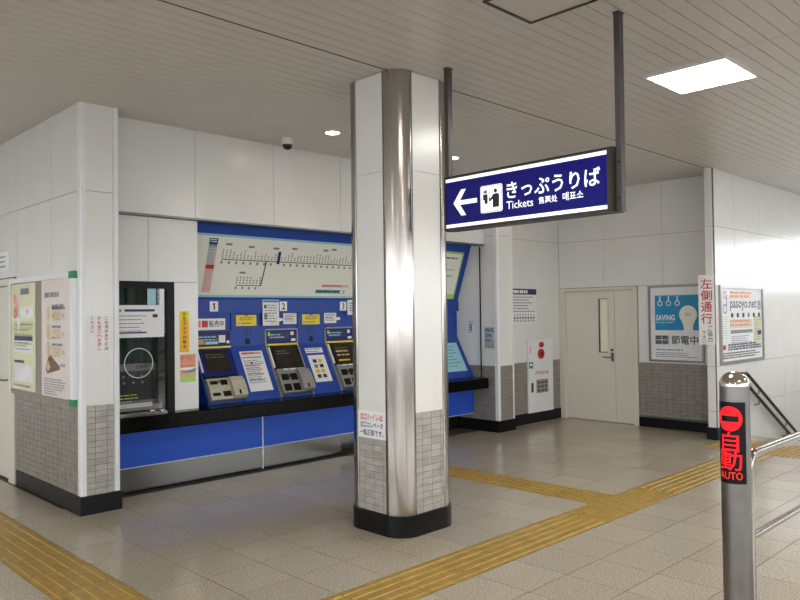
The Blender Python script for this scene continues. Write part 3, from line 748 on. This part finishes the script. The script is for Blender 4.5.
o, p = sheet('notice', 'white paper right of number 3, partly behind the pillar', 'notice', (5.940, 6.962, 1.640), 0, .20, .185, 'paper', .002)
p.lines(.03, .18, .15, .03, 4, .010, 'ink', 2); p.build('print', o)
for x, lb in ((4.940, 'white pointing sticker left of the small paper under number 2'), (5.800, 'white pointing sticker under number 3')):
    o = MB().prism([(0, .0), (.05, .006), (.05, .034), (0, .04), (-.012, .02)], -.002, 0, 'white').build('arrow_sticker', None, (x, VB, 1.575)); tag(o, lb, 'sticker', 'pointing stickers')
# papers on the sloped dividers
def slope_sheet(name, label, x0, s0, wd, ht, mt):
    o = empty(name, (x0, SLOPE1[0]+sn.y*s0, SLOPE1[1]+sn.z*s0)); tag(o, label, 'notice')
    xf = lambda x, y, s: (x, sn.y*s+nn.y*(-y), sn.z*s+nn.z*(-y))
    MB(xf).box(0, wd, -.003, -.001, 0, ht, mt).build('sheet', o)
    return o, MB(lambda x, y, s: xf(x, y-.003, s))
o, p = slope_sheet('notice', 'long white notice with red and blue print on slope between machines 1 and 2', 4.385, .085, .292, .480, 'paper')
p.rect(.02, .27, .440, .468, 'pink').lines(.03, .26, .460, .02, 1, .012, 'red', 2, .0014).rect(.01, .26, .395, .408, 'greyink').lines(.02, .27, .37, .022, 13, .009, 'greyink', 5).lines(.03, .26, .31, .05, 3, .010, 'red', 9, .0014).lines(.03, .24, .28, .07, 3, .010, 'skyblue', 12, .0014).rect(.10, .13, .325, .35, 'navy'); p.build('print', o)
o, p = slope_sheet('notice', 'white framed card with coin pictures on slope between machines 2 and 3', 5.282, .125, .245, .345, 'white')
p.rect(.035, .21, .03, .315, 'mapface')
for a in range(2):
    for b in range(4): p.rect(.05+a*.08, .105+a*.08, .05+b*.065, .095+b*.065, ('ink', 'amber', 'greyink', 'navy', 'gold')[(a*3+b) % 5], .0016)
p.build('print', o)
o, p = slope_sheet('sticker', 'two white label strips above the framed coin card', 5.275, .500, .255, .065, 'white')
p.lines(.01, .24, .055, .03, 2, .012, 'greyink', 3); p.build('print', o)
o, p = slope_sheet('notice', 'pale cyan notice on the last blue slope right of the pillar', 7.46, .090, .50, .44, 'cyan')
p.lines(.05, .45, .39, .05, 7, .016, 'teal', 3).rect(.03, .10, .05, .4, 'white'); p.build('print', o)

# office window notice, painted glass reflections and pier stickers
o, p = sheet('notice', 'white notice with purple bars taped on the office window', 'notice', (2.800, 6.570, 1.455), 0, .510, .300, 'paper', .002)
p.rect(.045, .10, .24, .262, 'greyink').rect(.13, .42, .240, .262, 'navy').rect(.40, .45, .185, .215, 'ink').lines(.07, .36, .205, .035, 5, .008, 'greyink', 3).rect(.05, .34, .038, .052, 'navy'); p.build('print', o)
o, p = sheet('reflection_strip', 'narrow white strip painted as a reflection at the right edge of the office pane', 'paper', (3.270, 6.5705, 1.46), 0, .045, .46, 'white', .001)  # white strip painted as an outdoor reflection in the glass
o, p = sheet('reflection_patch', 'pale blue patch painted as a reflection above the notice in the office window', 'paper', (3.150, 6.5705, 1.757), 0, .085, .16, 'cyan', .001)  # pale blue patch painted as a bright reflection in the pane
o, p = sheet('sticker', 'tall amber sticker with vertical black characters on the white pier', 'sticker', (3.470, 6.559, 1.300), 0, .100, .395, 'amber', .002)
p.vtext('防犯カメラ作動中', .05, .385, .040, 'ink', bold=.02, pitch=1.12); p.rect(.0, .1, .30, .395, 'yellow', .0004); p.build('print', o)
o, p = sheet('sticker', 'square orange and blue picture sticker on the white pier', 'sticker', (3.475, 6.559, 1.010), 0, .160, .265, 'orange', .002)
p.rect(0, .16, .115, .14, 'white').poly([(0, .085), (.10, .11), (.16, .135), (.16, .105), (.06, .085)], 'skyblue').rect(0, .16, 0, .05, 'limegreen').rect(0, .16, .05, .085, 'gold').poly([(0, .16), (.05, .24), (.10, .2), (.16, .25), (.16, .17)], 'pink'); p.build('print', o)
# column notice, red vertical characters
o, p = sheet('notice', 'white notice with vertical red characters on the corner column', 'notice', (2.468, 6.2385, 1.350), 0, .190, .320, 'paper', .0015)
p.vtext('ご利用のお客様は', .155, .305, .034, 'red', bold=.02, pitch=1.08).vtext('改札窓口へお越し', .095, .305, .034, 'red', bold=.02, pitch=1.08).vtext('ください', .035, .305, .034, 'red', bold=.02, pitch=1.08); tag(p.build('print', o), kind='stuff')
# pillar notice
o, p = sheet('notice', 'white notice with red and navy characters on the pillar', 'notice', (PX0+.001, 4.283, .705), WEST, .298, .205, 'white', .002)
p.text('北口トイレは', .145, .160, .05, 'red', bold=.018, w=.255, h=.050).text('北口エレベータ', .145, .100, .05, 'navy', bold=.018, w=.255, h=.045).text('一階正面です。', .145, .042, .05, 'navy', bold=.018, w=.265, h=.045); p.build('print', o)

# ---------------------------------------------------------------- left poster case
pc = empty('poster_case', (2.41, 7.99, .905), WEST); tag(pc, 'aluminium poster case with green corner caps on the left wall', 'poster case')
MB().box(.02, 1.65, -.012, -.001, .02, 1.115, 'board').build('back_board', pc)
MB().box(0, 1.67, -.032, -.001, 1.085, 1.13, 'alu').build('frame_bar', pc); MB().box(.03, 1.60, -.02, -.001, .0, .03, 'board').build('frame_bar', pc)
MB().box(1.60, 1.665, -.034, -.001, .05, 1.085, 'white').build('frame_bar', pc); MB().box(0, .03, -.032, -.001, .03, 1.085, 'alu').build('frame_bar', pc)
MB().box(1.585, 1.675, -.040, -.001, 1.075, 1.135, 'green').build('corner_cap', pc); MB().box(1.585, 1.675, -.040, -.001, -.005, .052, 'green').build('corner_cap', pc)
o, p = sheet('poster', 'pale yellow poster with pink and blue print in the poster case', 'poster', (2.3965, 7.955, .955), WEST, .670, 1.025, 'pastel', .002)
p.disc(.10, .88, .05, 'pink').disc(.17, .84, .06, 'palepink', .0012).disc(.13, .76, .06, 'pink', .0014).ring(.10, .74, .03, .045, 'red', .0016).lines(.26, .62, .98, .05, 1, .06, 'greyink', 2).rect(.25, .62, .70, .80, 'white').text('4月', .45, .755, .1, 'navy', h=.05).lines(.08, .62, .66, .05, 5, .025, 'khaki', 4, .0012).lines(.08, .62, .635, .05, 4, .012, 'greyink', 14, .0012).poly([(.14, .70), (.28, .70), (.20, .55)], 'white', .0016)
p.rect(.08, .60, .36, .52, 'paper').rect(.08, .60, .48, .52, 'navy', .0013).lines(.10, .58, .46, .03, 3, .010, 'greyink', 5, .0013).rect(.08, .36, .26, .285, 'navy').rect(.08, .60, .08, .24, 'paper').poly([(.12, .1), (.45, .25), (.58, .18), (.3, .08)], 'white', .0013).lines(.05, .6, .05, .02, 1, .02, 'greyink', 7)
p.build('print', o)
o, p = sheet('poster', 'pale pink poster with gold prices and pastry picture in the poster case', 'poster', (2.3965, 7.118, .945), WEST, .680, 1.045, 'blush', .002)
p.lines(.08, .60, .93, .05, 1, .045, 'greyink', 2, dash=.03).lines(.26, .56, .82, .03, 1, .035, 'greyink', 3, dash=.03)
for z, pr_ in ((.72, '400'), (.56, '250'), (.40, '250')):
    p.disc(.17, z+.02, .050, 'gold', .001, 16, .070).disc(.17, z+.02, .036, 'blush', .0012, 16, .052).rect(.15, .19, z-.02, z+.06, 'gold', .0014).text(pr_, .36, z, .1, 'gold', bold=.03, w=.22, h=.095).text('円', .53, z-.01, .05, 'brown', h=.05)
    p.lines(.26, .58, z+.075, .03, 1, .022, 'greyink', int(z*100), dash=.025)
p.poly([(.10, .24), (.16, .34), (.22, .37), (.44, .28), (.46, .25), (.28, .22), (.14, .20)], 'brown').poly([(.12, .25), (.17, .32), (.22, .26), (.16, .22)], 'gold', .0014).lines(.46, .60, .30, .03, 1, .025, 'greyink', 4)
p.lines(.06, .62, .16, .022, 5, .010, 'greyink', 5).lines(.06, .45, .05, .022, 2, .010, 'greyink', 6)
tag(p.build('print', o), kind='stuff')
o, p = sheet('sign_plate', 'white plate with grey print above the far left door', 'sign', (2.409, 8.60, 2.13), WEST, .52, .20, 'white', .004)
p.lines(.05, .46, .16, .05, 3, .018, 'greyink', 3); p.build('print', o)

# ---------------------------------------------------------------- far wall things
o, p = sheet('notice', 'white notice with navy header on the wall above the hydrant cabinet', 'notice', (8.63, 6.449, 1.475), 0, .60, .515, 'paper', .002)
p.rect(0, .60, .43, .515, 'navy').lines(.03, .55, .495, .05, 1, .045, 'white', 2, .0014, dash=.03).lines(.02, .56, .40, .042, 6, .014, 'greyink', 3)
for k in range(8): p.rect(.03+k*.068, .07+k*.068, .075, .10, 'ink').rect(.04+k*.068, .06+k*.068, .12, .145, 'greyink').rect(.035+k*.068, .065+k*.068, .03, .06, 'greyink')
p.build('print', o)
o, p = sheet('notice', 'pale blue map notice on the side of the far column', 'notice', (8.049, 6.50, 1.14), WEST, .20, .31, 'lightgrey', .002)
p.lines(.01, .19, .29, .035, 8, .02, 'greyink', 3).lines(.02, .18, .27, .07, 3, .02, 'skyblue', 5, .0013); p.build('print', o)
o, p = sheet('notice', 'small white notice on the white cheek beside the cyan slope', 'notice', (8.049, 6.80, 1.34), WEST, .12, .20, 'paper', .002)
p.lines(.01, .11, .19, .03, 6, .014, 'greyink', 3).rect(.05, .07, .05, .15, 'navy'); p.build('print', o)
# hydrant cabinet
hc = empty('hydrant_cabinet', (8.965, 6.45, .150)); tag(hc, 'white indoor fire hydrant cabinet with red lamp and round red alarm', 'cabinet')
MB().box(0, .65, -.018, -.006, 0, 1.075, 'alu').build('body', hc)
MB().box(.01, .64, -.026, -.018, .01, .770, 'paper').build('door', hc)
MB().box(.01, .64, -.024, -.018, .780, 1.065, 'paper').build('alarm_panel', hc)
dr = MB().box(.07, .115, -.034, -.026, .305, .445, 'rod').build('handle', hc)
gp = MB().box(.20, .50, -.032, -.026, .285, .485, 'grey').build('hose_plate', hc)
for a in range(3):
    for b in range(3): MB().box(.23+a*.09, .285+a*.09, -.034, -.032, .305+b*.06, .335+b*.06, 'rod').build('hole', gp)
YF = lambda cx, cz, y0: (lambda x, y, z: (cx+x, y0-z, cz+y))
MB(YF(.33, 1.005, -.024)).lathe([(.044, 0), (.040, .03), (.025, .045), (.001, .05)], 'red', 20).build('lamp', hc)
al = MB(YF(.325, .868, -.024)).lathe([(.075, 0), (.075, .018), (.062, .022), (.052, .016), (.001, .016)], 'red', 28).build('alarm', hc)
MB(YF(.325, .868, -.040)).lathe([(.030, 0), (.026, .012), (.001, .014)], 'ink', 16).build('push_button', al)
p = MB(lambda x, y, z: (x, y-.0265, z)).text('屋内消火栓', .35, .585, .06, 'red', bold=.01, w=.34, h=.055); p.rect(.02, .12, .66, .755, 'green').rect(.045, .095, .70, .73, 'white', .0014).rect(.05, .075, .88, .99, 'pink'); p.build('print', hc)
# power saving poster
ps = empty('framed_poster', (9.85, 4.965, .93), WEST); tag(ps, 'framed power saving poster with white bulb on blue, on the end wall', 'poster')
PWD, PHT = .785, 1.065
def frame(parent, w_, h_, b, m, dep=.03):
    for x0, x1, z0, z1 in ((0, w_, 0, b), (0, w_, h_-b, h_), (0, b, b, h_-b), (w_-b, w_, b, h_-b)):
        MB().box(x0, x1, -dep, -.001, z0, z1, m).build('frame_bar', parent)
frame(ps, PWD, PHT, .026, 'frame')
MB().box(.028, PWD-.028, -.012, -.002, .028, PHT-.028, 'paper').build('poster_sheet', ps)
p = MB(lambda x, y, z: (x, y-.012, z))
bx0, bx1, bz0, bz1 = .095, .715, .44, .925
p.rect(bx0, bx1, bz0, bz1, 'skyblue')
for k in range(3):
    cx = .17+k*.125; p.rect(cx-.008, cx+.008, .845, .915, 'white', .0014).ring(cx, .815, .026, .038, 'white', .0014, 18)
bulb = [(.57+.125*math.cos(a), .655+.125*math.sin(a)) for a in [PI*(-.23+1.46*k/20) for k in range(21)]]+[(.505, .50), (.505, bz0), (.635, bz0), (.635, .50)]
p.poly(bulb, 'mapface', .0014).ring(.55, .66, .014, .020, 'greyink', .0018, 12).ring(.59, .66, .014, .020, 'greyink', .0018, 12)
p.text('SAVING', .245, .615, .09, 'white', .0014, .02, w=.27, h=.080).lines(.11, .38, .555, .03, 1, .016, 'cyan', 3, .0014)
p.text('節電中', .515, .305, .1, 'ink', .0014, .01, w=.375, h=.125)
for a in range(2):
    for b in range(2): p.rect(.095+a*.10, .190+a*.10, .245+b*.065, .302+b*.065, 'greyink', .001).lines(.10+a*.10, .185+a*.10, .295+b*.065, .025, 2, .014, 'ink', 3+a+b, .0014)
p.lines(.10, .60, .175, .03, 1, .014, 'skyblue', 5).lines(.10, .70, .13, .026, 3, .010, 'greyink', 6); p.build('print', ps)
# right wall poster
rp = empty('framed_poster', (9.50, 3.845, .935)); tag(rp, 'framed advertising poster with small print on the bright right wall', 'poster')
frame(rp, 1.50, 1.03, .04, 'frame')
MB().box(.04, 1.46, -.012, -.002, .04, .99, 'paper').build('poster_sheet', rp)
p = MB(lambda x, y, z: (x, y-.012, z))
p.text('pasoyo.net', .80, .765, .2, 'navy', .0014, .012, w=.92, h=.15).text('塾', 1.36, .775, .1, 'ink', .0014, h=.13)
p.lines(.34, 1.15, .955, .05, 2, .035, 'orange', 3).rect(.30, 1.20, .865, .97, 'blush', .0007)
p.ring(.17, .72, .045, .065, 'greyink').ring(.17, .90, .035, .050, 'greyink').rect(.22, .24, .76, .90, 'greyink')
for k in range(6): p.disc(.40+.19*k, .635, .045, 'ink' if k != 3 else 'greyink', .001, 10, .035)
p.rect(.32, 1.10, .46, .58, 'blush').lines(.34, 1.08, .57, .05, 2, .030, 'orange', 7, .0014).rect(.34, 1.10, .395, .44, 'greyink')
p.rect(.08, .30, .30, .64, 'mapface').lines(.09, .28, .62, .03, 10, .010, 'cyan', 8, .0014).lines(.36, 1.08, .36, .028, 5, .010, 'greyink', 9).rect(1.14, 1.44, .22, .62, 'pastel', .0006).lines(1.15, 1.42, .60, .03, 11, .010, 'greyink', 10)
p.rect(1.28, 1.42, .36, .42, 'ink').rect(.08, .18, .19, .25, 'red').lines(.25, 1.42, .26, .03, 3, .022, 'navy', 11).lines(.08, 1.42, .15, .03, 3, .016, 'ink', 12); p.build('print', rp)
# flag sign
fs_ = empty('keep_left_sign', (9.368, 4.035, 1.205), WEST); tag(fs_, 'narrow white sign with large red characters on the wall corner', 'sign')
MB().box(0, .20, -.020, -.014, .0, .885, 'white').build('plate', fs_)
MB().box(.08, .12, -.014, .0, .2, .7, 'alu').build('bracket', fs_)
p = MB(lambda x, y, z: (x, y-.020, z))
for k, ch in enumerate('左側通行'): p.text(ch, .10, .775-.148*k, .14, 'red', .0012, .012, w=.145, h=.130)
p.vtext('ご協力', .138, .245, .072, 'ink', bold=.009, pitch=1.0).vtext('下さい', .062, .175, .056, 'ink', bold=.009, pitch=1.0); p.build('print', fs_)

# ---------------------------------------------------------------- LED bollard and gate rail
BX, BY, BR = 3.080, 1.190, .057
bo = empty('led_post', (BX, BY, 0)); tag(bo, 'round stainless gate post with domed cap and red lit display', 'post')
MB().lathe([(BR+.02, 0), (BR+.02, .006), (BR, .008)], 'steel_dull', 32).build('foot_ring', bo)
MB().lathe([(BR, .004), (BR, 1.335)], 'steel_dull', 40).build('tube', bo)
MB().lathe([(BR+.0015, 1.333)]+[((BR+.0015)*math.cos(PI/2*k/10), 1.336+(BR)*math.sin(PI/2*k/10)) for k in range(10)]+[(.001, 1.336+BR)], 'chrome', 40).build('cap', bo)
def bend(r, a0=PI):         # local (x right, -y out, z) wrapped round the tube, centred on direction a0
    return lambda x, y, z: ((r-y)*math.cos(a0+x/r), (r-y)*math.sin(a0+x/r), z)
def cut(mb, step=.006):     # subdivide flat print so that it wraps smoothly
    bmx = bmesh.new(); me = mb.mesh('tmp'); bmx.from_mesh(me)
    k = -20
    for k in range(-14, 15):
        g_ = bmx.verts[:]+bmx.edges[:]+bmx.faces[:]
        bmesh.ops.bisect_plane(bmx, geom=g_, plane_co=(k*step, 0, 0), plane_no=(1, 0, 0))
    bmx.to_mesh(me); bmx.free(); return me
def wrap(mb, name, parent, off):
    me = cut(mb); xf = bend(BR+off)
    for v in me.vertices: v.co = xf(v.co.x, v.co.y, v.co.z)
    me.name = name; o = bpy.data.objects.new(name, me); COL.objects.link(o); o.parent = parent; return o
wrap(MB().rect(-.064, .064, .945, 1.272, 'black', 0), 'display', bo, .0012)
q = MB(); q.disc(0, 1.205, .050, 'led', 0, 28); wrap(q, 'no_entry_disc', bo, .0018)
wrap(MB().rect(-.036, .036, 1.193, 1.217, 'black', 0), 'no_entry_bar', bo, .0024)
wrap(MB().text('自', 0, 1.112, .1, 'led', 0, .006, w=.070, h=.078).text('動', .0, 1.040, .1, 'led', 0, .004, w=.092, h=.084).text('AUTO', 0, .977, .05, 'ledorange', 0, 0, w=.094, h=.030), 'characters', bo, .0018)
wrap(MB().rect(-.018, .018, .735, .925, 'paper', 0), 'sticker', bo, .0012).rotation_euler = (0, 0, -1.28)
# rail fence beside the post
fe = empty('rail_fence', (BX+.112, BY-.01, 0)); tag(fe, 'bent stainless tube railing running right from the gate post', 'railing')
R_ = .019
MB().tube([(0, 0, 0), (0, 0, .98)]+[(.06-.06*math.cos(a), 0, .98+.06*math.sin(a)) for a in [PI/2*k/6 for k in range(1, 7)]]+[(3.2, 0, 1.04)], R_, 'steel', 16).build('top_rail', fe)
MB().tube([(0.0, 0, .695), (3.2, 0, .695)], .016, 'steel', 14).build('lower_rail', fe)
MB().tube([(3.2, 0, 0), (3.2, 0, 1.06)], R_, 'steel', 14).build('end_post', fe)
for z_ in (.90, .30): MB().tube([(-.036, 0, z_), (0, 0, z_)], .010, 'steel', 10).build('tie', fe)
# stair handrails on the right wall
def handrail(x0, z0, x1, z1, label):
    h = empty('stair_handrail', (x0, 3.775, z0)); tag(h, label, 'handrail', 'stair handrails on the right wall')
    dx, dz = x1-x0, z1-z0
    MB().tube([(-.15, .0, 0), (0, 0, 0), (.03, 0, -.006), (dx, 0, dz)], .022, 'black', 12).build('tube', h)
    for t in (.15, .5, .85):
        MB().tube([(dx*t, 0, dz*t-.02), (dx*t, .0, dz*t-.07), (dx*t, .066, dz*t-.09)], .010, 'steel_dull', 8).build('bracket', h)
handrail(10.17, .800, 13.2, -.80, 'upper black stair handrail on the bright right wall')
handrail(10.17, .655, 13.2, -.945, 'lower black stair handrail on the bright right wall')
